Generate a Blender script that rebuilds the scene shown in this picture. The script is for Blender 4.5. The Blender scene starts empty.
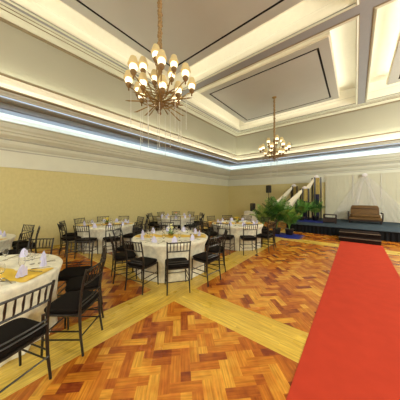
import bpy, math, random
from mathutils import Vector, Matrix
random.seed(7)
PI = math.pi
scene = bpy.context.scene
COL = scene.collection
R = math.radians

# ------------------------------------------------------------------ materials
def nodes_of(m):
    m.use_nodes = True
    nt = m.node_tree
    return nt, nt.nodes, nt.links, nt.nodes['Principled BSDF']

def mat(name, col, rough=0.6, metal=0.0, var=0.0, scale=8.0, bump=0.0, bscale=40.0, emit=None, estr=0.0, spec=0.5,
        trans=0.0, alpha=1.0, sheen=0.0, stretch=None):
    m = bpy.data.materials.new(name)
    nt, N, L, p = nodes_of(m)
    p.inputs['Base Color'].default_value = (*col, 1)
    p.inputs['Roughness'].default_value = rough
    p.inputs['Metallic'].default_value = metal
    p.inputs['Specular IOR Level'].default_value = spec
    p.inputs['Transmission Weight'].default_value = trans
    p.inputs['Alpha'].default_value = alpha
    if sheen: p.inputs['Sheen Weight'].default_value = sheen
    tc = N.new('ShaderNodeTexCoord')
    mp = N.new('ShaderNodeMapping')
    if stretch: mp.inputs['Scale'].default_value = stretch
    L.new(tc.outputs['Object'], mp.inputs['Vector'])
    nz = N.new('ShaderNodeTexNoise'); nz.inputs['Scale'].default_value = scale; nz.inputs['Detail'].default_value = 4
    L.new(mp.outputs['Vector'], nz.inputs['Vector'])
    cr = N.new('ShaderNodeValToRGB')
    v = max(var, 0.02)
    cr.color_ramp.elements[0].position = 0.3; cr.color_ramp.elements[1].position = 0.7
    cr.color_ramp.elements[0].color = (*[c*(1-v) for c in col], 1)
    cr.color_ramp.elements[1].color = (*[min(1, c*(1+v)) for c in col], 1)
    L.new(nz.outputs['Fac'], cr.inputs['Fac']); L.new(cr.outputs['Color'], p.inputs['Base Color'])
    if bump:
        n2 = N.new('ShaderNodeTexNoise'); n2.inputs['Scale'].default_value = bscale; n2.inputs['Detail'].default_value = 3
        L.new(mp.outputs['Vector'], n2.inputs['Vector'])
        b = N.new('ShaderNodeBump'); b.inputs['Strength'].default_value = bump; b.inputs['Distance'].default_value = 0.01
        L.new(n2.outputs['Fac'], b.inputs['Height']); L.new(b.outputs['Normal'], p.inputs['Normal'])
    if emit:
        p.inputs['Emission Color'].default_value = (*emit, 1); p.inputs['Emission Strength'].default_value = estr
    return m

def emis(name, col, s):
    m = bpy.data.materials.new(name); m.use_nodes = True
    nt = m.node_tree; nt.nodes.clear()
    e = nt.nodes.new('ShaderNodeEmission'); e.inputs[0].default_value = (*col, 1); e.inputs[1].default_value = s
    o = nt.nodes.new('ShaderNodeOutputMaterial'); nt.links.new(e.outputs[0], o.inputs[0])
    return m

def wood_mat(name, ramp, rough):
    m = bpy.data.materials.new(name)
    nt, N, L, p = nodes_of(m)
    at = N.new('ShaderNodeAttribute'); at.attribute_name = 'plank'
    cr = N.new('ShaderNodeValToRGB'); e = cr.color_ramp.elements
    e[0].position = 0; e[0].color = (*ramp[0], 1)
    e[1].position = 1; e[1].color = (*ramp[-1], 1)
    for i, c in enumerate(ramp[1:-1]):
        k = e.new((i+1)/(len(ramp)-1)); k.color = (*c, 1)
    L.new(at.outputs['Fac'], cr.inputs['Fac'])
    uv = N.new('ShaderNodeUVMap')
    mp = N.new('ShaderNodeMapping'); mp.inputs['Scale'].default_value = (2.0, 30, 1)
    L.new(uv.outputs['UV'], mp.inputs['Vector'])
    nz = N.new('ShaderNodeTexNoise'); nz.inputs['Scale'].default_value = 1.6; nz.inputs['Detail'].default_value = 5
    L.new(mp.outputs['Vector'], nz.inputs['Vector'])
    g = N.new('ShaderNodeValToRGB'); g.color_ramp.elements[0].position = .3; g.color_ramp.elements[1].position = .7
    g.color_ramp.elements[0].color = (.62, .55, .5, 1); g.color_ramp.elements[1].color = (1.15, 1.15, 1.1, 1)
    L.new(nz.outputs['Fac'], g.inputs['Fac'])
    mx = N.new('ShaderNodeMix'); mx.data_type = 'RGBA'; mx.blend_type = 'MULTIPLY'; mx.inputs['Factor'].default_value = 1
    L.new(cr.outputs['Color'], mx.inputs[6]); L.new(g.outputs['Color'], mx.inputs[7])
    L.new(mx.outputs[2], p.inputs['Base Color'])
    nb = N.new('ShaderNodeTexNoise'); nb.inputs['Scale'].default_value = 9; nb.inputs['Detail'].default_value = 3
    L.new(uv.outputs['UV'], nb.inputs['Vector'])
    ad = N.new('ShaderNodeMath'); ad.operation = 'MULTIPLY_ADD'; ad.inputs[1].default_value = .75; ad.inputs[2].default_value = -.37
    L.new(nb.outputs['Fac'], ad.inputs[0])
    a2 = N.new('ShaderNodeMath'); a2.operation = 'ADD'; a2.use_clamp = True
    L.new(at.outputs['Fac'], a2.inputs[0]); L.new(ad.outputs[0], a2.inputs[1]); L.new(a2.outputs[0], cr.inputs['Fac'])
    tc = N.new('ShaderNodeTexCoord')
    n3 = N.new('ShaderNodeTexNoise'); n3.inputs['Scale'].default_value = 1.3; n3.inputs['Detail'].default_value = 3
    L.new(tc.outputs['Object'], n3.inputs['Vector'])
    mr = N.new('ShaderNodeMapRange'); mr.inputs[3].default_value = rough-.08; mr.inputs[4].default_value = rough+.12
    L.new(n3.outputs['Fac'], mr.inputs[0]); L.new(mr.outputs[0], p.inputs['Roughness'])
    p.inputs['Specular IOR Level'].default_value = 0.5
    return m

M = {}
M['parquet'] = wood_mat('parquet wood', [(.22,.040,.012), (.44,.115,.014), (.58,.19,.02), (.66,.26,.028), (.78,.40,.05)], .22)
M['border'] = wood_mat('pale border wood', [(.70,.46,.065), (.78,.54,.085), (.84,.61,.12)], .27)
M['wallpaper'] = mat('gold grasscloth wallpaper', (.64,.56,.265), .75, var=.045, scale=5, bump=.1, bscale=60, stretch=(3,3,2))
M['plaster'] = mat('cream plaster', (.71,.72,.60), .6, var=.03, scale=2)
M['molding'] = mat('cream moulding paint', (.64,.65,.54), .5, var=.03, scale=2)
M['upper'] = mat('greige upper wall paint', (.41,.40,.315), .65, var=.02, scale=1)
M['greytrim'] = mat('greige moulding paint', (.46,.46,.40), .5, var=.03)
M['taupe'] = mat('taupe ceiling paint', (.44,.44,.41), .6, var=.03, scale=1)
M['line'] = mat('brown accent paint', (.25,.20,.12), .5)
M['beam'] = mat('greige beam paint', (.29,.30,.32), .6)
M['black_slot'] = mat('black air slot', (.012,.011,.01), .7)
M['cream_and_glow'] = mat('bright cream paint and band glow', (.85,.82,.70), .5)
M['cool_led'] = emis('cool white light strip', (.58,.78,1.0), 13)
M['cool_line'] = emis('blue white light line', (.70,.85,1.0), 1.0)
M['band_fill_led'] = emis('added band fill strip', (1.0,.96,.74), 8)
M['upper_led'] = emis('upper cove light strip', (1.0,.96,.74), 20)
M['coffer_led'] = emis('coffer light strip', (1.0,.99,.84), 13)
M['red'] = mat('red carpet pile', (.50,.05,.024), .95, var=.05, scale=5, bump=.2, bscale=220, spec=.1)
M['stage_top'] = mat('slate stage carpet', (.068,.095,.12), .95, var=.12, scale=10, spec=.1)
M['skirt'] = mat('black stage skirt cloth', (.007,.008,.010), .9, spec=.2)
M['black_wood'] = mat('black lacquered wood', (.012,.009,.007), .35, var=.2)
M['cushion'] = mat('black cushion cloth', (.009,.007,.006), .9, spec=.1)
M['cloth'] = mat('ivory damask cloth', (.80,.77,.63), .6, var=.16, scale=13, bump=.25, bscale=28)
M['yellow'] = mat('yellow satin', (.80,.53,.04), .38, var=.1, scale=6)
M['napkin'] = mat('pale lilac napkin linen', (.62,.60,.82), .7)
M['steel'] = mat('polished steel', (.42,.40,.38), .22, metal=1)
M['glass'] = mat('clear glass', (1,1,1), .03, trans=1)
M['gold'] = mat('antique brass', (.28,.17,.05), .42, metal=.5, var=.2)
M['goldwood'] = mat('gilded turned wood', (.19,.105,.03), .5, metal=.1, var=.2)
M['rope'] = mat('beige chain sleeve silk', (.30,.20,.09), .8, var=.35, scale=30)
M['shade'] = mat('cream lamp shade fabric', (.58,.46,.22), .8, emit=(1,.84,.48), estr=.12)
M['globe'] = mat('lit glass globe', (.95,.9,.75), .3, emit=(1,.86,.54), estr=2.0)
M['crystal'] = mat('crystal beads', (.62,.62,.58), .25)
M['leaf'] = mat('palm leaf', (.09,.25,.035), .5, var=.5, scale=7)
M['leaf_dark'] = mat('dark palm leaf', (.02,.085,.015), .45, var=.4, scale=7)
M['leaf_pale'] = mat('pale palm leaf', (.26,.38,.08), .5, var=.4, scale=7)
M['blue'] = mat('royal blue cloth', (.005,.016,.22), .6, var=.2)
M['dark_wood'] = mat('dark walnut wood', (.022,.009,.006), .5, var=.3)
M['step_wood'] = mat('dark matt step wood', (.018,.009,.007), .85, spec=.15)
M['step_nose'] = mat('pale worn step edge', (.16,.12,.085), .7)
M['sofa'] = mat('caramel sofa upholstery', (.125,.06,.011), .7, var=.12, scale=14)
M['sheer'] = mat('sheer white voile', (.84,.80,.90), .8, alpha=.17)
M['backdrop'] = mat('ivory backdrop cloth', (.60,.59,.455), .75, var=.02)
M['white'] = mat('white satin rosette', (.82,.80,.84), .55)
M['drape'] = mat('cream organza drape', (.80,.74,.58), .6)
M['goldcloth'] = mat('gold striped cloth', (.42,.32,.08), .5, var=.35, scale=5, stretch=(14,14,1))
M['navycloth'] = mat('dark navy cloth', (.018,.016,.05), .7)
M['speaker'] = mat('black speaker casing', (.02,.015,.01), .5)
M['grille'] = mat('speaker grille mesh', (.045,.05,.03), .6, var=.4, scale=90)
M['petal'] = mat('cream lily petals', (.88,.84,.45), .5)
M['petal_y'] = mat('yellow blossom', (.88,.66,.06), .5)
M['petal_p'] = mat('peach blossom', (.80,.40,.12), .5)
M['cone'] = mat('grey speaker cone', (.05,.05,.045), .5)

# ------------------------------------------------------------------ mesh helper
class MB:
    def __init__(s): s.v = []; s.f = []; s.mi = []
    def add(s, vs, fs, mi=0):
        o = len(s.v); s.v += [tuple(v) for v in vs]
        for f in fs: s.f.append([i+o for i in f]); s.mi.append(mi)
        return s
    def box(s, x0, x1, y0, y1, z0, z1, mi=0, bev=0.0):
        if bev:
            b = min(bev, (x1-x0)*.4, (y1-y0)*.4, (z1-z0)*.4)
            rings = []
            for z, i in ((z0, b), (z0+b, 0), (z1-b, 0), (z1, b)):
                c = b
                rings.append([(x0+c+i*.0+ (i), y0+i, z), (x1-c-i, y0+i, z), (x1-i, y0+c+i, z), (x1-i, y1-c-i, z),
                              (x1-c-i, y1-i, z), (x0+c+i, y1-i, z), (x0+i, y1-c-i, z), (x0+i, y0+c+i, z)])
            return s.rings(rings, mi=mi)
        return s.add([(x0,y0,z0),(x1,y0,z0),(x1,y1,z0),(x0,y1,z0),(x0,y0,z1),(x1,y0,z1),(x1,y1,z1),(x0,y1,z1)],
              [(0,3,2,1),(4,5,6,7),(0,1,5,4),(1,2,6,5),(2,3,7,6),(3,0,4,7)], mi)
    def rings(s, rings, closed=True, caps=True, mi=0):
        n = len(rings[0]); vs = [p for r in rings for p in r]; fs = []
        for i in range(len(rings)-1):
            for j in range(n if closed else n-1):
                k = (j+1) % n
                fs.append((i*n+j, i*n+k, (i+1)*n+k, (i+1)*n+j))
        if caps and closed:
            fs.append(tuple(range(n-1, -1, -1))); fs.append(tuple((len(rings)-1)*n+j for j in range(n)))
        return s.add(vs, fs, mi)
    def tube(s, pts, rad, n=8, mi=0):
        pts = [Vector(p) for p in pts]
        rs = rad if isinstance(rad, (list, tuple)) else [rad]*len(pts)
        rings = []; up = None
        for i, p in enumerate(pts):
            t = (pts[min(i+1, len(pts)-1)]-pts[max(i-1, 0)]).normalized()
            if up is None:
                a = Vector((0,0,1)) if abs(t.z) < .9 else Vector((1,0,0))
                up = (a - t*a.dot(t)).normalized()
            else:
                up = (up - t*up.dot(t)).normalized()
            sd = t.cross(up)
            rings.append([tuple(p + (sd*math.cos(2*PI*k/n) + up*math.sin(2*PI*k/n))*rs[i]) for k in range(n)])
        return s.rings(rings, mi=mi)
    def lathe(s, prof, n=16, c=(0,0,0), mi=0):
        return s.rings([[(c[0]+r*math.cos(2*PI*k/n), c[1]+r*math.sin(2*PI*k/n), c[2]+z) for k in range(n)] for r, z in prof], mi=mi)
    def pad(s, cx, cy, z0, w, d, h, n=28, e=4.0, mi=0, puff=.25):
        rings = []
        for t, sc in ((0,.90),(.12,.97),(.35,1),(.65,1),(.85,.965),(.96,.86),(1,.70)):
            z = z0+h*t; r = []
            for k in range(n):
                a = 2*PI*k/n; ca, sa = math.cos(a), math.sin(a)
                x = math.copysign(abs(ca)**(2/e), ca)*w/2*sc; y = math.copysign(abs(sa)**(2/e), sa)*d/2*sc
                r.append((cx+x, cy+y, z))
            rings.append(r)
        rings.append([(cx+(p[0]-cx)*.35, cy+(p[1]-cy)*.35, z0+h*(1+puff*.25)) for p in rings[-1]])
        return s.rings(rings, mi=mi)

def build(name, mb, m, parent=None, loc=(0,0,0), rz=0.0, smooth=True, ang=38):
    me = bpy.data.meshes.new(name)
    me.from_pydata(mb.v, [], mb.f)
    ms = m if isinstance(m, (list, tuple)) else [m]
    for k in ms: me.materials.append(k)
    if len(ms) > 1: me.polygons.foreach_set('material_index', mb.mi)
    if smooth:
        me.polygons.foreach_set('use_smooth', [True]*len(me.polygons))
        me.set_sharp_from_angle(angle=R(ang))
    me.update()
    o = bpy.data.objects.new(name, me); COL.objects.link(o)
    o.location = loc; o.rotation_euler = (0,0,rz)
    if parent: o.parent = parent
    return o

def tag(o, label, cat, group=None):
    o['label'] = label; o['category'] = cat
    if group: o['group'] = group
    elif 'group' in o.keys(): del o['group']
    return o
def thing(name, label, cat, loc=(0,0,0), rz=0, group=None):
    o = bpy.data.objects.new(name, None); COL.objects.link(o); o.empty_display_size = .1
    o.location = loc; o.rotation_euler = (0,0,rz)
    return tag(o, label, cat, group)
def struct(name, mb, m, parent=None, **k):
    o = build(name, mb, m, parent, **k); 
    if not parent: o['kind'] = 'structure'
    return o
CH = {}
def copy_tree(o, parent=None):
    c = o.copy(); COL.objects.link(c); c.parent = parent
    for ch in list(o.children): copy_tree(ch, c)
    return c

# ------------------------------------------------------------------ room
X0, X1, Y0, Y1 = -8.2, 8.6, -8.5, 13.8
def ring(mb, prof, x0, x1, y0, y1, mi=0, inward=1):
    """mitred moulding run round the rectangle; prof = [(offset, z)]"""
    rs = []
    for o, z in prof:
        o *= inward
        rs.append([(x0+o, y0+o, z), (x1-o, y0+o, z), (x1-o, y1-o, z), (x0+o, y1-o, z)])
    n = 4; vs = [p for r in rs for p in r]; fs = []
    for i in range(len(rs)-1):
        for j in range(4):
            k = (j+1) % 4; fs.append((i*4+j, (i+1)*4+j, (i+1)*4+k, i*4+k))
    mb.add(vs, fs, mi)
    return mb

def clip(poly, ax, val, keep_gt):
    out = []
    for i in range(len(poly)):
        a, b = poly[i], poly[(i+1) % len(poly)]
        da = (a[0][ax]-val)*(1 if keep_gt else -1); db = (b[0][ax]-val)*(1 if keep_gt else -1)
        if da >= 0: out.append(a)
        if (da > 0 and db < 0) or (da < 0 and db > 0):
            t = da/(da-db)
            out.append(tuple(tuple(p+(q-p)*t for p, q in zip(u, w)) for u, w in zip(a, b)))
    return out

def make_floor():
    V = []; F = []; UV = []; PL = []; MI = []
    def put(poly, mi, val):
        o = len(V)
        for p, uv in poly: V.append((p[0], p[1], 0.0)); UV.append(uv)
        F.append(list(range(o, o+len(poly)))); PL.append(val); MI.append(mi)
    def rectclip(poly, x0, x1, y0, y1):
        for ax, v, g in ((0,x0,True),(0,x1,False),(1,y0,True),(1,y1,False)):
            poly = clip(poly, ax, v, g)
            if len(poly) < 3: return None
        return poly
    W = .098; K = 3
    xs = [X0+.5, -2.9, -2.3, 2.6, 3.2, X1-.5]; ys = [Y0+.5, -3.6, -3.05, 2.15, 2.7, 7.95, 8.5, Y1-.4]
    panels = [(xs[i], xs[i+1], ys[j], ys[j+1]) for i in (0,2,4) for j in (0,2,4,6)]
    c, s = math.cos(PI/4), math.sin(PI/4)
    planks = []
    for n in range(-170, 171):
        for m in range(-34, 35):
            ox, oy = n+2*K*m, n
            for rect, d in (((0, 0, K, 1), 0), ((K, 1-K, K+1, 1), 1)):
                a, b, e, f = rect
                cx, cy = (ox+(a+e)/2)*W, (oy+(b+f)/2)*W
                wx, wy = c*cx-s*cy, s*cx+c*cy
                if not (X0-.5 < wx < X1+.5 and Y0-.5 < wy < Y1+.5): continue
                g = .004
                pts = [(a,b),(e,b),(e,f),(a,f)]
                r0 = random.random()*50
                q = []
                for (px, py) in pts:
                    x, y = (ox+px)*W, (oy+py)*W
                    u, v = ((px-a)*W, (py-b)*W) if d == 0 else ((py-b)*W, (px-a)*W)
                    q.append(((c*x-s*y, s*x+c*y), (u+r0, v+r0*.37)))
                if random.random() < .4:
                    t_ = random.choice((1/3, 2/3))
                    lp = lambda A, B: tuple(tuple(u+(v-u)*t_ for u, v in zip(p, w)) for p, w in zip(A, B))
                    if d == 0: m1, m2 = lp(q[0], q[1]), lp(q[3], q[2]); pa_, pb_ = [q[0], m1, m2, q[3]], [m1, q[1], q[2], m2]
                    else: m1, m2 = lp(q[0], q[3]), lp(q[1], q[2]); pa_, pb_ = [q[0], q[1], m2, m1], [m1, m2, q[2], q[3]]
                    planks.append((wx, wy, pa_, random.random())); planks.append((wx, wy, pb_, random.random()))
                else: planks.append((wx, wy, q, random.random()))
    for (a, b, e, f) in panels:
        for wx, wy, q, val in planks:
            if a-.3 < wx < b+.3 and e-.3 < wy < f+.3:
                p = rectclip(q, a, b, e, f)
                if p: put(p, 0, val)
    def boards(x0, x1, y0, y1, alongx):
        n = max(1, round((y1-y0 if alongx else x1-x0)/.11))
        for i in range(n):
            L0, L1 = (x0, x1) if alongx else (y0, y1)
            t = L0-random.random()*1.2
            while t < L1:
                ln = 1.1+random.random()*.5
                a, b = max(t, L0), min(t+ln, L1)
                t += ln
                if b-a < .01: continue
                r0 = random.random()*50
                if alongx:
                    w = (y1-y0)/n; c0 = y0+i*w
                    P = [((a,c0),(a+r0,r0)),((b,c0),(b+r0,r0)),((b,c0+w),(b+r0,r0+w)),((a,c0+w),(a+r0,r0+w))]
                else:
                    w = (x1-x0)/n; c0 = x0+i*w
                    P = [((c0,a),(a+r0,r0)),((c0+w,a),(a+r0,r0+w)),((c0+w,b),(b+r0,r0+w)),((c0,b),(b+r0,r0))]
                put(P, 1, random.random())
    for x0, x1 in ((xs[1], xs[2]), (xs[3], xs[4])): boards(x0, x1, ys[0], ys[-1], False)
    for j in (1, 3, 5):
        for x0, x1 in ((xs[0], xs[1]), (xs[2], xs[3]), (xs[4], xs[5])): boards(x0, x1, ys[j], ys[j+1], True)
    boards(X0, xs[0], Y0, Y1, False); boards(xs[-1], X1, Y0, Y1, False)
    boards(xs[0], xs[-1], Y0, ys[0], True); boards(xs[0], xs[-1], ys[-1], Y1, True)
    me = bpy.data.meshes.new('floor'); me.from_pydata(V, [], F)
    me.materials.append(M['parquet']); me.materials.append(M['border'])
    me.polygons.foreach_set('material_index', MI)
    at = me.attributes.new('plank', 'FLOAT', 'FACE'); at.data.foreach_set('value', PL)
    ul = me.uv_layers.new(name='UVMap')
    li = 0
    for f in F:
        for vi in f: ul.data[li].uv = UV[vi]; li += 1
    o = bpy.data.objects.new('floor', me); COL.objects.link(o); o['kind'] = 'structure'
make_floor()

ZW = 2.6
for nm, (x0, x1, y0, y1) in {'wall_left': (X0-.2, X0, Y0, Y1), 'wall_right': (X1, X1+.2, Y0, Y1),
                             'wall_end': (X0-.2, X1+.2, Y1, Y1+.2), 'wall_back': (X0-.2, X1+.2, Y0-.2, Y0)}.items():
    struct(nm, MB().box(x0, x1, y0, y1, -.1, 6.9), M['wallpaper'], smooth=False)

# cornice under the cool light trough
mb = MB()
ring(mb, [(.0,ZW),(.03,ZW),(.03,3.10)], X0,X1,Y0,Y1, 0)
ring(mb, [(.03,3.10),(.06,3.10),(.06,3.13),(.05,3.13)], X0,X1,Y0,Y1, 2)
ring(mb, [(.05,3.13),(.05,3.17),(.09,3.22),(.13,3.30),(.14,3.40)], X0,X1,Y0,Y1, 1)
ring(mb, [(.14,3.40),(.19,3.41),(.19,3.44)], X0,X1,Y0,Y1, 2)
ring(mb, [(.19,3.44),(.24,3.48),(.30,3.53),(.32,3.60)], X0,X1,Y0,Y1, 1)
ring(mb, [(.32,3.60),(.37,3.61),(.37,3.66),(.42,3.72),(.42,3.84),(.46,3.85),(.46,3.88),(.38,3.88),(.38,3.74),(.10,3.74)], X0,X1,Y0,Y1, 3)
t = struct('trim_1', mb, [M['plaster'], M['molding'], M['greytrim'], M['molding']], smooth=False)
build('light_strip', ring(MB(), [(.20,3.745),(.20,3.77),(.26,3.77),(.26,3.745)], X0,X1,Y0,Y1), M['cool_led'], t, smooth=False)
# recess behind the trough, soffit, bulkhead edge, upper wall
mb = MB()
ring(mb, [(.10,3.74),(.10,4.10),(.16,4.17)], X0,X1,Y0,Y1, 0)
ring(mb, [(.16,4.17),(.55,4.17),(.55,4.15),(.60,4.15),(.60,4.17),(1.05,4.17),(1.05,4.14),(1.12,4.14),(1.12,4.16),(1.45,4.16),(1.45,4.10),(1.60,4.05),(1.68,4.03)], X0,X1,Y0,Y1, 1)
struct('trim_2', mb, [M['cream_and_glow'], M['beam']], smooth=False)
mb = MB()
ring(mb, [(1.68,4.03),(1.74,4.03),(1.74,4.055)], X0,X1,Y0,Y1, 0)
ring(mb, [(1.74,4.085),(1.76,4.10),(1.76,4.13),(1.80,4.17),(1.80,4.20)], X0,X1,Y0,Y1, 2)
ring(mb, [(1.80,4.20),(1.85,4.22),(1.85,4.25),(1.83,4.25),(1.83,4.22),(1.70,4.22)], X0,X1,Y0,Y1, 1)
ring(mb, [(1.70,4.22),(1.70,4.36),(1.74,4.40),(1.74,4.50),(1.77,4.55)], X0,X1,Y0,Y1, 3)  # cove band: whiter cream puts part of its glow into the colour
ring(mb, [(1.77,4.55),(1.80,4.56),(1.80,4.60),(1.76,4.60)], X0,X1,Y0,Y1, 1)
ring(mb, [(1.76,4.60),(1.76,4.50),(1.52,4.50)], X0,X1,Y0,Y1, 3)
t = struct('trim_3', mb, [M['beam'], M['line'], M['greytrim'], M['cream_and_glow']], smooth=False)
build('light_strip', ring(MB(), [(1.742,4.055),(1.742,4.085)], X0,X1,Y0,Y1), M['cool_line'], t, smooth=False)
build('light_strip', ring(MB(), [(1.775,4.225),(1.775,4.240),(1.81,4.240),(1.81,4.225)], X0,X1,Y0,Y1), M['band_fill_led'], t, smooth=False)  # warm strip added under the lip to brighten the cream band
build('light_strip', ring(MB(), [(1.57,4.505),(1.57,4.52),(1.63,4.52),(1.63,4.505)], X0,X1,Y0,Y1), M['upper_led'], t, smooth=False)
mb = MB()
ring(mb, [(1.52,4.50),(1.52,6.00)], X0,X1,Y0,Y1, 0)
ring(mb, [(1.52,5.98),(1.60,5.98),(1.60,6.02)], X0,X1,Y0,Y1, 1)
ring(mb, [(1.60,6.02),(1.68,6.03),(1.72,6.06),(1.82,6.075)], X0,X1,Y0,Y1, 2)
ring(mb, [(1.82,6.075),(1.835,6.06),(1.835,6.09)], X0,X1,Y0,Y1, 1)
ring(mb, [(1.835,6.085),(1.95,6.085)], X0,X1,Y0,Y1, 2)
ring(mb, [(1.95,6.085),(1.965,6.065),(1.965,6.09)], X0,X1,Y0,Y1, 1)
ring(mb, [(1.965,6.085),(2.045,6.09)], X0,X1,Y0,Y1, 2)
struct('trim_4', mb, [M['upper'], M['line'], M['molding']], smooth=False)

ZS = 6.10
cx_b = [(-6.0, 0.0), (0.4, 6.4)]
cy_b = [(-6.7, -.65), (-.2, 5.6), (6.05, 11.6)]
# beams' undersides: grid with openings
mb = MB()
gx = [X0+1.8, -6.0, 0.0, .4, 6.4, X1-1.8]; gy = [Y0+1.8, -6.7, -.65, -.2, 5.6, 6.05, 11.6, Y1-1.8]
for i in range(5):
    for j in range(7):
        if i in (1, 3) and j in (1, 3, 5): continue
        mb.box(gx[i], gx[i+1], gy[j], gy[j+1], ZS, ZS+.02)
struct('ceiling', mb, M['beam'], smooth=False)
mb = MB().box(X0-.2, X1+.2, Y0-.2, Y1+.2, 6.92, 7.0)
struct('ceiling', mb, M['cream_and_glow'], smooth=False)
tn = 5
for (a, b) in cx_b:
    for (c, d) in cy_b:
        mb = MB()
        # frame moulding round the opening, below the beam
        ring(mb, [(-.08,ZS),(-.08,ZS-.012),(-.07,ZS-.02),(-.06,ZS-.02)], a,b,c,d, 1)
        ring(mb, [(-.06,ZS-.02),(-.02,ZS-.045),(0,ZS-.03),(0,ZS+.02)], a,b,c,d, 3)
        ring(mb, [(0,ZS+.02),(-.015,ZS+.02),(-.015,ZS+.035)], a,b,c,d, 1)
        ring(mb, [(-.015,ZS+.035),(-.0,ZS+.08),(.0,ZS+.16),(-.05,ZS+.165)], a,b,c,d, 0)
        ring(mb, [(-.05,ZS+.165),(-.05,ZS+.18)], a,b,c,d, 2)
        ring(mb, [(-.05,ZS+.18),(-.05,ZS+.26),(-.07,ZS+.32),(-.08,ZS+.38)], a,b,c,d, 0)
        ring(mb, [(-.08,ZS+.38),(-.10,ZS+.385),(-.10,ZS+.40)], a,b,c,d, 2)
        ring(mb, [(-.10,ZS+.40),(-.11,ZS+.41),(-.11,6.93)], a,b,c,d, 0)
        struct('trim_%d' % tn, mb, [M['cream_and_glow'], M['line'], M['greytrim'], M['molding']], smooth=False); tn += 1
        # floating panel
        pa, pb, pc, pd = a+.58, b-.58, c+.55, d-.55
        zb = 6.33
        mb = MB()
        ring(mb, [(.0,6.50),(.0,zb+.04),(.03,zb+.04),(.03,zb)], pa,pb,pc,pd, 1)
        ring(mb, [(.03,zb),(.31,zb)], pa,pb,pc,pd, 0)
        ring(mb, [(.31,zb),(.31,zb+.06),(.37,zb+.06),(.37,zb)], pa,pb,pc,pd, 2)
        mb.add([(pa+.37,pc+.37,zb),(pb-.37,pc+.37,zb),(pb-.37,pd-.37,zb),(pa+.37,pd-.37,zb)], [(0,3,2,1)], 0)
        mb.add([(pa,pc,6.50),(pb,pc,6.50),(pb,pd,6.50),(pa,pd,6.50)], [(0,1,2,3)], 1)
        t = struct('ceiling', mb, [M['taupe'], M['cream_and_glow'], M['black_slot']], smooth=False)
        build('light_strip', ring(MB(), [(.05,6.505),(.05,6.53),(.11,6.53),(.11,6.505)], pa,pb,pc,pd), M['coffer_led'], t, smooth=False)

# ------------------------------------------------------------------ carpet, stage, steps
build('red_carpet', MB().box(-.45, .72, -3.0, 9.12, .001, .010), M['red'])
tag(bpy.data.objects['red_carpet'], 'long red carpet runner leading across the parquet to the stage steps', 'carpet')

SX0, SX1, SY0, SY1, SZ = -2.75, 6.5, 10.2, Y1-.02, .41
st = thing('stage', 'low stage with slate grey top and black pleated skirt along the end wall', 'stage', (0,0,0))
build('platform', MB().box(SX0, SX1, SY0, SY1, SZ-.05, SZ, bev=.012), M['stage_top'], st)
mb = MB(); n = 420
def skirt_ring(z, amp):
    r = []
    for i in range(n+1):
        x = SX0+.03+(SX1-SX0-.06)*i/n
        r.append((x, SY0+.035+amp*math.sin(i*PI/3.5)+.004*math.sin(i*1.7), z))
    return r
rr = [skirt_ring(.004, .022), skirt_ring(.2, .018), skirt_ring(SZ-.05, .010)]
mb.rings(rr, closed=False, caps=False)
for xs_ in (SX0+.03, SX1-.03):
    m2 = [[(xs_, SY0+.03+(SY1-SY0-.06)*i/60+0, z) if 0 else (xs_+a*math.sin(i*1.6), SY0+.03+(SY1-SY0-.06)*i/60, z) for i in range(61)] for z, a in ((.004,.02),(SZ-.05,.01))]
    mb.rings(m2, closed=False, caps=False)
build('skirt', mb, M['skirt'], st)

sp = thing('stage_steps', 'dark wooden two step block at the end of the red carpet', 'steps', (.09, 9.65, 0))
for i, (y0, z0, z1) in enumerate(((-.50, 0, .165), (-.20, .165, .33))):
    build('step', MB().box(-.6, .6, y0, .50, z0+.001, z1-.02, bev=.008), M['step_wood'], sp)
    build('tread', MB().box(-.61, .61, y0-.02, .50 if i else -.20, z1-.02, z1, bev=.006), M['step_wood'], sp)
    build('nosing', MB().box(-.612, .612, y0-.03, y0-.005, z1-.022, z1+.004, bev=.003), M['step_nose'], sp)

# backdrop on the stage
mb = MB(); n = 260
rr = []
for z, am in ((SZ+.01,.004),(1.4,.003),(2.6,.002),(2.95,.001)):
    rr.append([(-1.42+5.2*i/n, Y1-.10+am*math.sin(i*.9)*math.sin(i*.13+1), z) for i in range(n+1)])
mb.rings(rr, closed=False, caps=False)
back = [[(p[0], Y1-.04, p[2]) for p in r] for r in rr]
mb.rings(back, closed=False, caps=False)
for r0, r1 in ((rr[-1], back[-1]), (rr[0], back[0])): mb.rings([r0, r1], closed=False, caps=False)
mb.rings([[r[0] for r in rr], [r[0] for r in back]], closed=False, caps=False)
mb.rings([[r[-1] for r in rr], [r[-1] for r in back]], closed=False, caps=False)
build('backdrop_curtain', mb, M['backdrop'])
tag(bpy.data.objects['backdrop_curtain'], 'plain ivory backdrop cloth hung across the end wall behind the sofa', 'curtain')

def sheer(xt, zt, xb0, xb1, zb, y, amp, label, sag=0.0, n=90):
    mb = MB(); rows = []
    for j in range(15):
        t = j/14; z = zt+(zb-zt)*t
        w = t**.85
        r = []
        for i in range(n+1):
            s = i/n
            x = (xt-.06+.12*s)*(1-w) + (xb0+(xb1-xb0)*s)*w
            zz = z + sag*math.sin(PI*t)*(s-.5)
            r.append((x, y+amp*(.25+.75*t)*math.sin(s*PI*11+.4*math.sin(9*s)), zz))
        rows.append(r)
    mb.rings(rows, closed=False, caps=False)
    o = build('sheer_drape', mb, M['sheer'], ang=180)
    return tag(o, label, 'drape', 'sheer voile drapes fanning behind the sofa')
KX, KZ = .37, 2.86
sheer(KX, KZ, -.10, .90, 1.25, Y1-.26, .030, 'narrow sheer white drape hanging straight down behind the sofa')
sheer(KX, KZ, -1.15, -.05, SZ+.02, Y1-.30, .030, 'sheer white drape fanning out to the left of the sofa')
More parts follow.
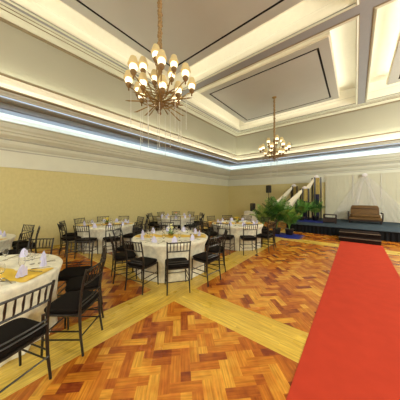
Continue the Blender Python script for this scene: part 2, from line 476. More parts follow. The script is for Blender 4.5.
sheer(KX, KZ, .85, 2.2, SZ+.02, Y1-.34, .030, 'sheer white drape fanning out to the right of the sofa')
# rosette
def rosette(x, y, z, r, name, label, m=None):
    mb = MB()
    rr_ = random.Random(int(x*100)+5)
    for k in range(14):
        a = k*2.399; b = (k/14)*PI*.5
        dr = r*(.25+.75*math.sin(b+.1))
        cx, cz = math.cos(a)*dr*.72, math.sin(a)*dr*.5
        pts = []
        q = r*.42
        ring_ = []
        for t, s in ((0,.5),(.35,1),(.7,.9),(1,.35)):
            ring_.append([(x+cx+q*s*math.cos(2*PI*i/8), y-.03-(1-dr/r)*r*.5+q*.8*(t-.5), z+cz+q*s*math.sin(2*PI*i/8)) for i in range(8)])
        mb.rings(ring_)
    return tag(build(name, mb, m or M['white'], ang=60), label, 'rosette')
rosette(KX, Y1-.30, KZ+.02, .11, 'fabric_rosette', 'white ruffled rosette where the sheer drapes gather above the sofa')
# hanging flower strings
for x, lab in ((-.13, 'thin dangling string of pale blossoms left of the sheer drapes'), (1.02, 'thin dangling string of pale blossoms right of the sheer drapes')):
    mb = MB(); mb.tube([(x, Y1-.13, 2.95), (x, Y1-.13, 1.55)], .004, 5)
    r_ = random.Random(3)
    for k in range(22):
        z = 2.9-k*.062
        mb.lathe([(.004,-.02),(.018+.01*r_.random(),-.006),(.016,.01),(.003,.02)], 6, (x+r_.uniform(-.015,.015), Y1-.14+r_.uniform(-.012,.012), z), 1)
    tag(build('blossom_string', mb, [M['greytrim'], M['white']]), lab, 'garland')

# sofa
sf = thing('sofa', 'caramel brown upholstered sofa with dark wooden arms in the middle of the stage', 'sofa', (.34, 12.55, SZ), 0)
mb = MB(); W2 = .62
rings = []
for t in range(9):
    a = t/8; z = .30+.56*a
    yy = .26+.14*a; th = .13-.03*a
    hw = W2-.02 if a < .8 else W2-.02-.07*(a-.8)/.2
    rings.append([(-hw, yy-th/2, z), (-hw*.5, yy-th/2-.03, z), (0, yy-th/2-.035, z), (hw*.5, yy-th/2-.03, z), (hw, yy-th/2, z), (hw, yy+th/2, z), (0, yy+th/2+.01, z), (-hw, yy+th/2, z)])
mb.rings(rings)
bk = build('backrest', mb, M['sofa'], sf, ang=60)
build('piping', MB().tube([(-W2+.06,.265,.70),(-.3,.232,.71),(0,.226,.715),(.3,.232,.71),(W2-.06,.265,.70)], .010, 6), M['dark_wood'], bk)
build('seat_cushion', MB().pad(0, -.05, .30, 1.24, .60, .15, 40, 7, puff=.15), M['sofa'], sf)
build('seat_frame', MB().box(-.66, .66, -.36, .30, .17, .30, bev=.02), M['sofa'], sf)
build('base_rail', MB().box(-.67, .67, -.37, .32, .10, .17, bev=.01), M['dark_wood'], sf)
for s in (-1, 1):
    mb = MB().tube([(s*.67,.30,.50),(s*.68,.05,.52),(s*.69,-.25,.50),(s*.69,-.36,.46)], [.03,.035,.035,.028], 8)
    mb.tube([(s*.68,-.33,.12),(s*.69,-.33,.32),(s*.69,-.34,.48)], .028, 8)
    build('armrest', mb, M['dark_wood'], sf)
    for y in (-.33, .30):
        build('leg', MB().lathe([(.022,0),(.030,.05),(.034,.11)], 10, (s*.63, y, 0)), M['dark_wood'], sf)

sf.scale = (.92, .92, 1)
# small stage table
tb = thing('side_table', 'small low dark wooden table with slatted lower half standing on stage left of sofa', 'table', (-1.0, 11.45, SZ), 0)
build('tabletop', MB().box(-.27,.27,-.2,.2,.40,.43, bev=.008), M['dark_wood'], tb)
for sx in (-1,1):
    for sy in (-1,1): build('leg', MB().box(sx*.25-.02, sx*.25+.02, sy*.18-.02, sy*.18+.02, 0, .40), M['dark_wood'], tb)
mb = MB()
for y in (-.18,.18): build('side_panel', MB().box(-.25,.25,y-.01,y+.01,.05,.26,bev=.004), M['dark_wood'], tb)
build('shelf', MB().box(-.24,.24,-.17,.17,.10,.115), M['black_wood'], tb)

# pillars with gold cloth
def pillar(x, y, h, w, label):
    p = thing('draped_pillar', label, 'pillar', (x, y, SZ), .55)
    build('base', MB().box(-w/2-.03, w/2+.03, -w/2-.03, w/2+.03, 0, .06, bev=.01), M['black_wood'], p)
    for sx in (-1,1):
        for sy in (-1,1): build('post', MB().box(sx*w/2-.032, sx*w/2+.032, sy*w/2-.032, sy*w/2+.032, .06, h, bev=.006), M['black_wood'], p)
    mb = MB(); n = 64; rows = []
    for z in (.07, h*.6):
        rows.append([( (w/2-.035+.012*math.sin(i*1.3))*math.cos(2*PI*i/n)*1.1, (w/2-.035+.012*math.sin(i*1.3))*math.sin(2*PI*i/n)*1.1, z) for i in range(n)])
    mb.rings(rows)
    build('lower_cloth', mb, M['navycloth'], p)
    mb = MB(); rows = []
    for z in (h*.6, h*.8, h-.02):
        rows.append([( (w/2-.035+.012*math.sin(i*1.3+z))*math.cos(2*PI*i/n)*1.1, (w/2-.035+.012*math.sin(i*1.3+z))*math.sin(2*PI*i/n)*1.1, z) for i in range(n)])
    mb.rings(rows)
    build('upper_cloth', mb, M['goldcloth'], p)
    return p
PA, PB, PC = (-1.78, 12.95, 2.42), (-2.28, 12.3, 1.77), (-3.02, 13.1, 1.97)
pillar(*PA, .33, 'tallest dark framed pillar with gold cloth, nearest the ivory backdrop')
pillar(*PB, .31, 'shortest dark framed pillar with gold cloth, in the middle of the three')
pillar(PC[0], PC[1], PC[2], .26, 'dark framed pillar with gold cloth furthest left behind the palms')
for (x, y, h), l in ((PA,'white ruffled puff on top of the tallest pillar'), (PB,'white ruffled puff on top of the middle short pillar'), (PC,'white ruffled puff on top of the pillar furthest left')):
    rosette(x, y-.02, SZ+h+.04, .12, 'fabric_puff', l)
def swag(p0, p1, w0, w1, label):
    p0, p1 = Vector(p0), Vector(p1); d = (p1-p0); L_ = d.length
    side = Vector((d.x, d.y, 0)).normalized().cross(Vector((0,0,1)))
    mb = MB(); rows = []; n = 36
    for j in range(13):
        t = j/12; w = w0+(w1-w0)*t
        c = p0+d*t+Vector((0,0,-.012*math.sin(PI*t)*L_))
        nrm = d.normalized().cross(side).normalized()
        r = []
        for i in range(n):
            a = 2*PI*i/n
            f = 1+.13*math.sin(7*a)
            r.append(tuple(c+nrm*(math.cos(a)*w/2*f)+side*(math.sin(a)*w*.30*f)))
        rows.append(r)
    mb.rings(rows)
    return tag(build('draped_swag', mb, M['drape'], ang=80), label, 'drape')
swag((PA[0]-.05,PA[1]-.1,SZ+PA[2]-.02), (PB[0]+.12,PB[1]+.05,SZ+PB[2]-.02), .12, .24, 'cream cloth swag sloping from the tallest pillar down to the middle pillar')
swag((PB[0]-.05,PB[1]-.12,SZ+PB[2]-.03), (-3.05,11.1,1.0), .11, .50, 'cream cloth swag spreading from the middle pillar down behind the palms')
swag((PC[0]-.05,PC[1]-.12,SZ+PC[2]-.03), (-3.75,11.5,1.0), .11, .50, 'cream cloth swag spreading from the left pillar down behind the palms')

# ------------------------------------------------------------------ palms
def palm(x, y, z, h, nf, seed, m, label, blue=True, spread=1.0, pot=.17, group=None):
    rr = random.Random(seed)
    p = thing('potted_palm', label, 'potted plant', (x, y, z), 0, group)
    build('pot', MB().lathe([(pot*.75,0),(pot*.85,.02),(pot,pot*1.5),(pot*1.12,pot*1.55),(pot*1.12,pot*1.75),(pot*.95,pot*1.75),(pot*.9,pot*1.5),(.02,pot*1.45)], 18), M['black_wood'], p)
    zb = pot*1.5
    for k in range(nf):
        a = k*2.399+rr.uniform(-.3,.3); lean = (.25+.75*(k/nf))*spread
        L_ = h*(rr.uniform(.8,1.05))*(1.05-.25*k/nf)
        pts = []; px = pz = 0; ang = PI/2-.12*lean
        N_ = 12
        for i in range(N_+1):
            pts.append(Vector((px*math.cos(a), px*math.sin(a), zb+pz)))
            ang -= lean*(.05+.16*i/N_)
            px += math.cos(ang)*L_/N_; pz += math.sin(ang)*L_/N_
        mb = MB(); mb.tube([tuple(q) for q in pts], [.010*(1-.75*i/N_) for i in range(N_+1)], 5)
        side = Vector((-math.sin(a), math.cos(a), 0))
        for i in range(N_*3):
            f = .28+.72*i/(N_*3)
            t = f*N_; i0 = min(int(t), N_-1); c = pts[i0].lerp(pts[i0+1], t-i0)
            tan = (pts[i0+1]-pts[i0]).normalized()
            ll = h*.27*math.sin(PI*(.12+.80*f))*rr.uniform(.85,1.1)
            for s in (-1, 1):
                dr = (side*s*.85+tan*.6+Vector((0,0,rr.uniform(-.1,.15)))).normalized()
                tip = c+dr*ll+Vector((0,0,-ll*.45)); mid = c+dr*ll*.5+Vector((0,0,-ll*.05))
                wv = tan*(.008+.005*rr.random()); up = dr.cross(tan).normalized()*.003
                mb.add([c-wv*.4, c+wv*.4, mid+wv, mid+up, mid-wv, tip], [(0,1,2,3),(0,3,4),(3,2,5),(4,3,5)])
        build('frond', mb, rr.choice([m, m, M['leaf_dark'], M['leaf_pale']]), p, smooth=False)
    return p
palm(-3.35, 8.75, 0, 1.2, 15, 1, M['leaf_pale'], 'pale feathery potted palm on the floor, leftmost, beside the far table', spread=1.15)
palm(-2.78, 8.9, 0, 1.6, 24, 2, M['leaf'], 'tallest deep green potted palm on the floor left of the stage', pot=.17)
palm(-2.28, 9.05, 0, 1.2, 20, 3, M['leaf'], 'deep green potted palm on the floor nearest the stage corner', spread=1.0, pot=.17)
palm(-2.25, 11.5, SZ+.012, 1.05, 13, 4, M['leaf'], 'small potted palm on the stage in front of the middle pillar', spread=1.2, pot=.13)
palm(-1.68, 11.9, SZ+.012, 1.0, 13, 5, M['leaf'], 'small potted palm on the stage in front of the tallest pillar', spread=1.3, pot=.15)
def rumple(x0, x1, y0, y1, z, amp, seed):
    mb = MB(); n = 26; rows = []
    rr = random.Random(seed); ph = [rr.uniform(0,6) for _ in range(6)]
    cx, cy = (x0+x1)/2, (y0+y1)/2
    rows = [[(cx+(x1-x0)/2*u*(1+.06*math.sin(9*v+ph[0])), cy+(y1-y0)/2*v*(1+.06*math.sin(8*u+ph[1])),
              z+amp*max(0, (1-u*u)*(1-v*v))**.25*(.6+.4*math.sin(7*u+ph[2]+3*v)*math.cos(9*v+ph[3]+2*u))) for u in [i/n*2-1 for i in range(n+1)]] for v in [j/n*2-1 for j in range(n+1)]]
    mb.rings(rows, closed=False, caps=False)
    mb.rings([[(p[0], p[1], z+.001) for p in r] for r in rows], closed=False, caps=False)
    return mb
tag(build('floor_cloth', rumple(-3.7,-1.75,8.35,9.45,.002,.06,3), M['blue'], ang=80), 'royal blue cloth bunched on the floor under the tall palms', 'cloth')
tag(build('stage_cloth', rumple(-2.6,-1.25,11.1,12.1,SZ+.002,.05,4), M['blue'], ang=80), 'royal blue cloth bunched on the stage around the small palms', 'cloth')

# ------------------------------------------------------------------ speakers
def loudspeaker(loc, rz, w, h, label):
    s = thing('loudspeaker', label, 'speaker', loc, rz)
    build('cabinet', MB().box(-w/2,w/2,-w*.42,w*.42,0,h, bev=.02), M['speaker'], s)
    build('grille', MB().box(-w/2+.02,w/2-.02,-w*.42-.012,-w*.42,.03,h-.03, bev=.004), M['grille'], s)
    y = -w*.42-.013
    mb = MB()
    for k, (cz, r) in enumerate(((h*.33, w*.34), (h*.76, w*.2))):
        mb.rings([[(r*q*math.cos(2*PI*i/16), y-dy, cz+r*q*math.sin(2*PI*i/16)) for i in range(16)] for q, dy in ((1,0),(1,.006),(.85,.008),(.3,.001))])
    build('cone', mb, M['cone'], s)
    return s
stz = 1.32
ss = thing('speaker_stand', 'thin black tripod pole stand by the end wall left of palms', 'stand', (-4.63, 13.13, 0), 0)
build('pole', MB().tube([(0,0,.25),(0,0,1.98)], .018, 10), M['speaker'], ss)
build('collar', MB().lathe([(.03,.42),(.034,.44),(.034,.50),(.03,.52)], 12), M['speaker'], ss)
for k in range(3):
    a = k*2*PI/3+.3
    build('leg', MB().tube([(.02*math.cos(a),.02*math.sin(a),.48),(.45*math.cos(a),.45*math.sin(a),.013)], .012, 8), M['speaker'], ss)
loudspeaker((-4.63, 13.13, 1.98), R(-32), .29, .52, 'black loudspeaker up on the pole stand against the end wall')
tw = thing('buffet_table', 'small white clothed table by the end wall behind the far table', 'table', (-5.20, 11.66, 0), 0)
mb = MB(); n = 80; rows = []
def sq(a, w, d, e=8):
    ca, sa = math.cos(a), math.sin(a)
    return math.copysign(abs(ca)**(2/e), ca)*w/2, math.copysign(abs(sa)**(2/e), sa)*d/2
for z, g, am in ((.78,.90,0),(.78,1.0,0),(.76,1.015,0),(.4,1.03,.012),(.01,1.05,.025)):
    r = []
    for i in range(n):
        x, y = sq(2*PI*i/n, .85*g, .6*g); f = 1+am*math.sin(i*1.25)*2
        r.append((x*f, y*f, z))
    rows.append(r)
rows = rows[::-1]
mb.rings(rows)
build('tablecloth', mb, M['cloth'], tw, ang=50)
for sx in (-1,1):
    for sy in (-1,1): build('leg', MB().box(sx*.32-.02, sx*.32+.02, sy*.2-.02, sy*.2+.02, 0.012, .74), M['dark_wood'], tw)
loudspeaker((-5.13, 11.66, .781), R(-25), .27, .52, 'dark green grey loudspeaker standing on the small white clothed table')

# ------------------------------------------------------------------ chandelier
def chandelier(loc, label, zt):
    """hangs from z=zt (local 0 is the ceiling canopy), body scaled in metres"""
    c = thing('chandelier', label, 'chandelier', loc, 0)
    H = lambda z: z-zt
    build('canopy', MB().lathe([(.02,-.07),(.05,-.06),(.09,-.03),(.10,0)], 18), M['gold'], c)
    mb = MB(); pts = []; rad = []
    for i in range(90):
        z = H(4.30)+(0-.06-H(4.30))*i/89
        pts.append((.006*math.sin(i*1.1), .006*math.cos(i*1.7), z)); rad.append(.040+.010*math.sin(i*1.9)+.006*math.sin(i*.7))
    mb.tube(pts, rad, 9)
    build('chain_sleeve', mb, M['rope'], c, ang=60)
    build('column', MB().lathe([(.005,H(3.33)),(.03,H(3.36)),(.015,H(3.42)),(.05,H(3.48)),(.075,H(3.55)),(.05,H(3.62)),(.045,H(3.66)),(.05,H(3.8)),(.042,H(4.05)),(.04,H(4.22)),(.06,H(4.26)),(.065,H(4.30)),(.02,H(4.36))], 18), M['goldwood'], c)
    tiers = [(8, .62, 3.86, 3.58, .15), (6, .38, 3.66, 3.50, .5), (5, .31, 4.16, 3.70, .35)]
    for n, r, zc, zh, ph in tiers:
        for k in range(n):
            a = 2*PI*k/n+ph; rr_ = r*(1+.06*math.sin(k*2.3)); zz = zc+.05*math.sin(k*1.9+ph)
            ca, sa = math.cos(a), math.sin(a)
            arm = build('arm', MB().tube([(.03*ca,.03*sa,H(zh)),(rr_*.45*ca,rr_*.45*sa,H(zh)+.02),(rr_*.86*ca,rr_*.86*sa,H(zz)-.07),(rr_*ca,rr_*sa,H(zz)-.03)], [.013,.011,.010,.010], 7), M['gold'], c)
            base = (rr_*ca, rr_*sa, H(zz))
            cup = build('lamp_cup', MB().lathe([(.005,-.11),(.016,-.09),(.012,-.06),(.046,-.02),(.056,.01),(.046,.04),(.012,.045)], 12, base), M['goldwood'], c)
            build('globe', MB().lathe([(.012,.03),(.048,.040),(.068,.070),(.068,.105),(.05,.14),(.02,.15)], 12, base), M['globe'], cup)
            build('lamp_shade', MB().lathe([(.088,.132),(.096,.132),(.082,.175),(.066,.220),(.052,.262),(.044,.262)], 16, base), M['shade'], cup, ang=30)
    for k in range(16):
        a = 2*PI*k/16+.1; L_ = .56+.11*math.sin(k*2.1); z = 3.50+.10*math.sin(k*1.3)
        ca, sa = math.cos(a), math.sin(a)
        build('rod', MB().tube([(.03*ca,.03*sa,H(3.72+.03*(k%4))),(L_*.72*ca,L_*.72*sa,H(3.74+.04*(k%5))),(L_*.80*ca,L_*.80*sa,H(3.74+.04*(k%5)))], [.006,.009,.003], 7), M['gold'], c)
        build('rod', MB().tube([(.04*ca,.04*sa,H(3.60)),(L_*.9*ca,L_*.9*sa,H(z)+.02),(L_*ca,L_*sa,H(z)+.02)], [.007,.013,.004], 7), M['gold'], c)
    for k in range(13):
        a = 2*PI*k/13+.25; rr_ = (.60,.42,.22)[k % 3]; z0 = 3.62 if k % 3 == 0 else 3.5; ln = .62+.28*((k*37) % 10)/10
        mb = MB(); x, y = rr_*math.cos(a), rr_*math.sin(a)
        nb = int(ln/.028)
        prof = []
        for b in range(nb):
            zz = -ln+b*.028
            prof += [(.002, zz), (.0075, zz+.009), (.0075, zz+.015), (.002, zz+.023)]
        mb.lathe([(.0015,-ln-.05),(.012,-ln-.03)]+prof, 6, (x, y, H(z0)))
        build('crystal_strand', mb, M['crystal'], c)
    return c
ZP = 6.33
chandelier((-3.03, 2.45, ZP), 'large brass chandelier with cream lamp shades hanging nearest, over the middle tables', ZP)
chandelier((-2.93, 9.05, ZP), 'smaller looking far brass chandelier with cream shades hanging towards the stage', ZP)

# ------------------------------------------------------------------ chairs
def make_chair():
    c = thing('chiavari_chair', '', 'chair')
    S = .205
    B, K = M['black_wood'], M['cushion']
    for s in (-1, 1):
        build('leg', MB().tube([(s*(S-.012),.20,.44),(s*(S-.01),.20,.25),(s*S,.205,.0)], [.015,.014,.011], 8), B, c)
        build('leg', MB().tube([(s*(S-.005),-.235,.0),(s*(S-.01),-.205,.22),(s*(S-.012),-.195,.44),(s*(S-.010),-.205,.62),(s*(S-.006),-.235,.78),(s*(S-.002),-.275,.925)], [.012,.014,.016,.014,.013,.012], 8), B, c)
    build('seat_frame', MB().pad(0, 0, .415, .42, .42, .035, 24, 7, puff=0), B, c)
    build('seat_cushion', MB().pad(0, .004, .450, .425, .425, .055, 32, 6), K, c)
    def yb(z): return -.205-.07*max(0, (z-.62)/.305)**1.2
    for z in (.905, .745, .56, .52):
        y = yb(z)
        build('back_rail', MB().tube([(-S+.006,y,z),(-.1,y-.012,z+.002),(0,y-.016,z+.003),(.1,y-.012,z+.002),(S-.006,y,z)], .0105 if z > .6 else .008, 7), B, c)
    for k in range(6):
        x = -.145+k*.058
        e = -.014*(1-(x/.2)**2)
        build('spindle', MB().tube([(x,yb(.745)+e,.745),(x,yb(.80)+e,.78),(x,yb(.825)+e,.825),(x,yb(.87)+e,.87),(x,yb(.905)+e,.905)], [.006,.0075,.010,.0075,.006], 6), B, c)
    mb = MB()
    for z in (.17, .26):
        for s in (-1, 1): mb.tube([(s*(S-.002),.203,z),(s*(S-.006),-.21,z)], .008, 6)
    mb.tube([(-S,.203,.21),(S,.203,.21)], .008, 6); mb.tube([(-S,-.215,.21),(S,-.215,.21)], .008, 6)
    build('stretcher', mb, B, c)
    return c
chair0 = make_chair(); used = [False]

TABLES = {
 'T1': dict(c=(-3.60,.05), name='the foreground table', az=[10, 36, 58, 86, 140], Rr=[1.2,1.25,1.12,1.02,1.0], place=[(-2.36,.23,201),(-2.57,.80,219),(-3.03,1.08,248),(-3.56,1.12,322),(-4.38,.72,318)], near=9, runner=R(39)),
 'T2': dict(c=(-3.45,3.12), name='the middle table', az=[-72+36*k for k in range(10)], runner=R(39)),
 'T3': dict(c=(-6.60,3.05), name='the left wall table', az=[-18+36*k for k in range(10)], runner=R(60)),
 'T4': dict(c=(-6.57,6.26), name='the farthest corner table', az=[-44+36*k for k in range(10)], runner=R(39)),
 'T5': dict(c=(-3.30,6.15), name='the palm side table', az=[-44+36*k for k in range(10)], runner=R(39)),
 'T6': dict(c=(-6.60,-.10), name='the left edge table', az=[11, 46, 82, 113], runner=R(39)),
}
FW = Vector((-math.sin(R(39.2)), math.cos(R(39.2)))); RT = Vector((math.cos(R(39.2)), math.sin(R(39.2))))
def scr(x, y):
    d = FW.x*x+FW.y*y; u = RT.x*x+RT.y*y
    return d, 200+191*u/max(d, .1)
ORD = ['first','second','third','fourth','fifth','sixth','seventh','eighth','ninth','tenth']
def descr(tc, pts):
    """words for each point: near or far side of the table, counted from the left"""
    dc, _ = scr(*tc)
    out = [None]*len(pts)
    for side in ('near', 'far'):
        idx = [i for i, p in enumerate(pts) if (scr(*p)[0] < dc) == (side == 'near')]
        idx.sort(key=lambda i: scr(*pts[i])[1])
        for n, i in enumerate(idx):
            if len(idx) == 1: w = 'only one on the %s side' % side
            elif n == 0: w = 'leftmost on the %s side' % side
            elif n == len(idx)-1: w = 'rightmost on the %s side' % side
            else: w = '%s from left on the %s side' % (ORD[n], side)
            out[i] = w
    return out

# tablecloth meshes
def cloth_mb(r, chairs, seed, RR):
    rr = random.Random(seed); n = 144; mb = MB(); rows = []
    ph = rr.uniform(0, 6)
    zt = .76
    for q in (.02, .3, .6, .85, .96): rows.append([(r*q*math.cos(2*PI*i/n), r*q*math.sin(2*PI*i/n), zt) for i in range(n)])
    levels = [(1.0, zt-.004, 0), (1.012, zt-.018, .0), (1.014, .70, .004), (1.005, .6, .014), (1.0, .45, .022), (1.0, .25, .028), (1.01, .1, .034), (1.03, .006, .040)]
    for q, z, am in levels:
        row = []
        for i in range(n):
            a = 2*PI*i/n
            f = r*q + am*(.7*math.sin(22*a+ph)+.4*math.sin(13*a+ph*2+z*1.5)) - am*.8
            for ca_, cr_ in zip(chairs, RR):        # cloth pressed in where a seat is tucked under the table
                dd = abs((a-R(ca_)+PI) % (2*PI)-PI)
                lim = (cr_-.255)/max(.2, math.cos(min(dd, 1)))
                if f > lim and dd < .5 and z < .72:
                    wgt = (1 if dd < .28 else max(0, 1-(dd-.28)/.2)) * (1 if z < .56 else (.72-z)/.16)
                    f += (lim-f)*wgt
            row.append((f*math.cos(a), f*math.sin(a), z))
        rows.append(row)
    inner = [(.985, .006), (.97, .2)]
    mb.rings(rows[::-1])
    return mb

def napkin_mb(n=22):
    mb = MB(); rows = []
    for t in (0, .12, .3, .5, .7, .85, 1):
        z = .135*t; w = .052*(1-t)**.5+.004; d = .034*(1-t)**.8+.002
        rows.append([(w*math.cos(2*PI*i/n)*(1+.22*math.sin(6*2*PI*i/n)), d*math.sin(2*PI*i/n)*(1+.22*math.sin(6*2*PI*i/n))+.012*t, z) for i in range(n)])
    mb.rings(rows)
    for s in (-1, 1):
        rows = []
        for t in (0, .3, .6, 1):
            z = .005+.095*t; w = .020*(1-t)**.5+.002
            rows.append([(s*(.030+.016*t)+w*math.cos(2*PI*i/10), .018+.012*math.sin(2*PI*i/10)*(1-t*.7), z) for i in range(10)])
        mb.rings(rows)
    return mb
def glass_mb():
    return MB().lathe([(.030,0),(.031,.004),(.006,.010),(.005,.055),(.022,.070),(.033,.10),(.033,.14),(.030,.165),(.0285,.165),(.031,.14),(.031,.102),(.020,.075),(.002,.066)], 14)
def knife_mb():
    mb = MB(); mb.box(-.006,.006,-.10,-.01,0,.006, bev=.002); mb.add([(-.009,-.01,0),(.009,-.01,0),(.010,.08,0),(.002,.11,0),(-.009,.09,0),(-.009,-.01,.003),(.009,-.01,.003),(.010,.08,.003),(.002,.11,.003),(-.009,.09,.003)],
        [(4,3,2,1,0),(5,6,7,8,9),(0,1,6,5),(1,2,7,6),(2,3,8,7),(3,4,9,8),(4,0,5,9)]); return mb
def fork_mb():
    mb = MB(); mb.box(-.005,.005,-.10,.03,0,.005, bev=.0015); mb.box(-.012,.012,.03,.055,0,.004, bev=.001)
    for k in range(4): mb.box(-.012+k*.0066,-.0085+k*.0066,.055,.10,0,.003)
    return mb
N0 = build('folded_napkin', napkin_mb(), M['napkin'], ang=50); G0 = build('water_glass', glass_mb(), M['glass']); K0 = build('table_knife', knife_mb(), M['steel'], smooth=False); F0 = build('table_fork', fork_mb(), M['steel'], smooth=False)
firsts = {'n': [N0, False], 'g': [G0, False], 'k': [K0, False], 'f': [F0, False]}
def inst(key, loc, rz, label, cat, group):
    o, u = firsts[key]
    if u: o = o.copy(); COL.objects.link(o)
    firsts[key][1] = True
    o.location = loc; o.rotation_euler = (0,0,rz)
    return tag(o, label, cat, group)

GR = {'T1':'chairs around the foreground table','T2':'chairs around the middle table','T3':'chairs around the table by the left wall','T4':'chairs around the farthest table','T5':'chairs around the table by the palms','T6':'chairs around the table at the left edge'}
ZT = .7605
for ti, (key, T) in enumerate(TABLES.items()):
    cx, cy = T['c']; r = .88; nm = T['name']
    RR = T.get('Rr', [1.06]*len(T['az']))
    pos = [(cx+q*math.cos(R(a)), cy+q*math.sin(R(a))) for a, q in zip(T['az'], RR)]
    face = [a+180+random.Random(int(a*7)+ti).uniform(-5, 5) for a in T['az']]
    if 'place' in T:
        pos = [p[:2] for p in T['place']]; face = [p[2] for p in T['place']]
    ds = descr((cx, cy), pos)
    for (x, y), a, w in zip(pos, face, ds):
        ch = chair0 if not used[0] else copy_tree(chair0)
        used[0] = True
        ch.location = (x, y, 0); ch.rotation_euler = (0, 0, R(a-90))
        tag(ch, 'black chiavari chair at %s, %s' % (nm, w), 'chair', GR[key])
    tt = thing('banquet_table', 'round folding table hidden under the cloth of %s' % nm.replace('the ', '', 1), 'table', (cx, cy, 0), .4, 'round banquet tables')
    build('tabletop', MB().lathe([(.86,.725),(.868,.73),(.868,.745),(.86,.75)], 48), M['dark_wood'], tt)
    for sx in (-1,1):
        for sy in (-1,1): build('leg', MB().tube([(sx*.45,sy*.35,.724),(sx*.48,sy*.38,.008)], .016, 8), M['steel'], tt)
    cl = build('tablecloth', cloth_mb(r, T['az'], ti, RR), M['cloth'], None, (cx, cy, 0), 0, ang=50)
    tag(cl, 'ivory floor length cloth on %s' % nm, 'tablecloth', 'ivory round tablecloths')
    # runner
    mb = MB(); n = 60; top = []; 
    Lr = .86; a0 = T['runner']
    rows = []
    for j in range(11):
        s = j/10*2-1; row = []
        for i in range(n+1):
            u = i/n*2-1
            hw = (.17+.035*math.sin(u*9+ti)+.02*math.sin(u*21))
            x = u*math.sqrt(Lr*Lr-.2*.2)*(1-.0*abs(s)); y = s*hw
            z = ZT+.004+.012*abs(math.sin(s*7+u*3+ti))*(1-abs(s))**.4+.004*math.sin(u*17+s*4)
            row.append((x, y, max(z, ZT+.002)))
        rows.append(row)
    mb.rings(rows, closed=False, caps=False)
    mb.rings([[(p[0], p[1], ZT+.0012) for p in row] for row in rows], closed=False, caps=False)
    tag(build('table_runner', mb, M['yellow'], None, (cx, cy, 0), a0, ang=80), 'yellow satin runner gathered across %s' % nm, 'table runner', 'yellow satin runners')
    # centrepiece
    rr = random.Random(ti+20)
    cp = thing('flower_centrepiece', {'T1':'low green leafy arrangement with cream lilies', 'T2':'green leafy arrangement with a tall cream lily', 'T3':'low leafy arrangement with small yellow flowers',
        'T4':'arrangement with peach coloured flowers', 'T5':'arrangement of bright yellow flowers', 'T6':'low leafy arrangement with cream flowers'}[key]+' in middle of '+nm.replace('the ', '', 1), 'flowers', (cx, cy, ZT+.022), 0)
    build('bowl', MB().lathe([(.03,0),(.05,.004),(.07,.035),(.072,.045),(.06,.045),(.01,.03)], 16), M['glass'] if 0 else M['gold'], cp)
    mb = MB()
    for k in range(16):
        a = k*2.4; el = rr.uniform(.05,.6); L_ = rr.uniform(.13,.21)
        d = Vector((math.cos(a)*math.cos(el), math.sin(a)*math.cos(el), math.sin(el))); b = Vector((0,0,.045)); sd = Vector((-math.sin(a), math.cos(a), 0))*.022
        up = Vector((0,0,.008))
        mb.add([b, b+d*L_*.5+sd+up*.3, b+d*L_*.5+up, b+d*L_*.5-sd+up*.3, b+d*L_-up], [(0,1,2),(0,2,3),(1,4,2),(2,4,3)])
    build('leaves', mb, M['leaf'], cp)
    pm = {'T1':'petal','T2':'petal','T3':'petal_y','T4':'petal_p','T5':'petal_y','T6':'petal'}[key]
    for k in range(5):
        a = k*2.1; q = .055 if k else .01; h_ = (.20 if (key == 'T2' and k == 0) else .10)+.01*k
        c = Vector((q*math.cos(a), q*math.sin(a), .03+h_))
        mb = MB()
        for p_ in range(6):
            b = p_*PI/3
            o_ = Vector((math.cos(b), math.sin(b), 0)); t_ = Vector((-math.sin(b), math.cos(b), 0))
            z1 = Vector((0,0,1))
            mb.add([c, c+o_*.022+z1*.03-t_*.014, c+o_*.026+z1*.026, c+o_*.022+z1*.03+t_*.014, c+o_*.05+z1*.045], [(0,1,2),(0,2,3),(1,4,2),(2,4,3)])
        mb.tube([(0,0,.03), tuple(c)], .003, 5)
        build('blossom', mb, M[pm], cp)
    # place settings
    az = list(T['az'])
    if key == 'T1': az = [8, 32, 66, 92, 130, 178, 338, 305]
    if key == 'T6': az = [15, 43, 82, 113, 345]
    sp_ = [(cx+.70*math.cos(R(a)), cy+.70*math.sin(R(a))) for a in az]
    ds = descr((cx, cy), sp_)
    for (x, y), a, w in zip(sp_, az, ds):
        ra = R(a); u = Vector((math.cos(ra), math.sin(ra))); v = Vector((-u.y, u.x))
        # lift anything that would sit on the runner
        def off(du, dv):
            return (x+u.x*du+v.x*dv, y+u.y*du+v.y*dv)
        def zat(px, py):
            lx = (px-cx)*math.cos(a0)+(py-cy)*math.sin(a0); ly = -(px-cx)*math.sin(a0)+(py-cy)*math.cos(a0)
            return ZT+(.017 if abs(ly) < .24 else .001)
        p = off(-.02, 0); inst('n', (*p, zat(*p)), ra-PI/2, 'upright lilac napkin on %s, %s' % (nm, w), 'napkin', 'folded napkins on '+nm)
        p = off(-.17, .13); inst('g', (*p, zat(*p)), 0, 'stemmed water glass on %s, %s' % (nm, w), 'glass', 'water glasses on '+nm)
        if key in ('T1', 'T2', 'T5'):
            p = off(-.01, .15); inst('k', (*p, zat(*p)), ra+PI/2, 'steel table knife on %s, %s' % (nm, w), 'knife', 'knives on '+nm)
            p = off(-.01, -.15); inst('f', (*p, zat(*p)), ra+PI/2, 'steel table fork on %s, %s' % (nm, w), 'fork', 'forks on '+nm)

# ------------------------------------------------------------------ lights: the hall's other chandeliers hang out of frame
for x, y, e in ((3.4,2.7,500),(3.4,8.8,720),(-3.0,-3.7,500),(3.4,-3.7,400)):
    l = bpy.data.lights.new('chandelier_light', 'POINT'); l.energy = e; l.color = (1,.98,.87); l.shadow_soft_size = .45
    o = bpy.data.objects.new('chandelier_light', l); o.location = (x, y, 3.55 if x > 0 or y < 0 else 3.2); COL.objects.link(o)

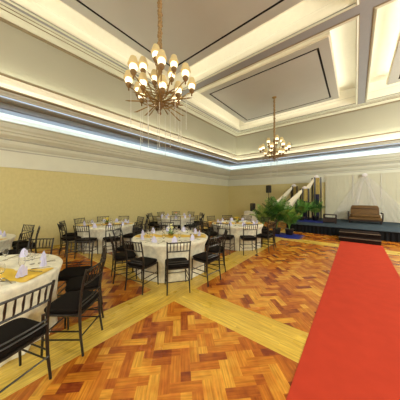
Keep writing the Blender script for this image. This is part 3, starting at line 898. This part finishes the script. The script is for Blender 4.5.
w = bpy.data.worlds.new('World'); scene.world = w; w.use_nodes = True
w.node_tree.nodes['Background'].inputs[0].default_value = (.5,.5,.5,1); w.node_tree.nodes['Background'].inputs[1].default_value = .2

cam = bpy.data.cameras.new('Camera'); co = bpy.data.objects.new('Camera', cam); COL.objects.link(co)
cam.sensor_width = 36; cam.lens = 191/400*36; cam.shift_y = -3/400; cam.clip_start = .05; cam.clip_end = 100
co.location = (0, 0, 1.7); co.rotation_euler = (PI/2, 0, R(39.2))
scene.camera = co
scene.view_settings.view_transform = 'Standard'; scene.view_settings.look = 'None'
scene.view_settings.gamma = 1; scene.view_settings.use_curve_mapping = False
scene.view_settings.exposure = -0.16
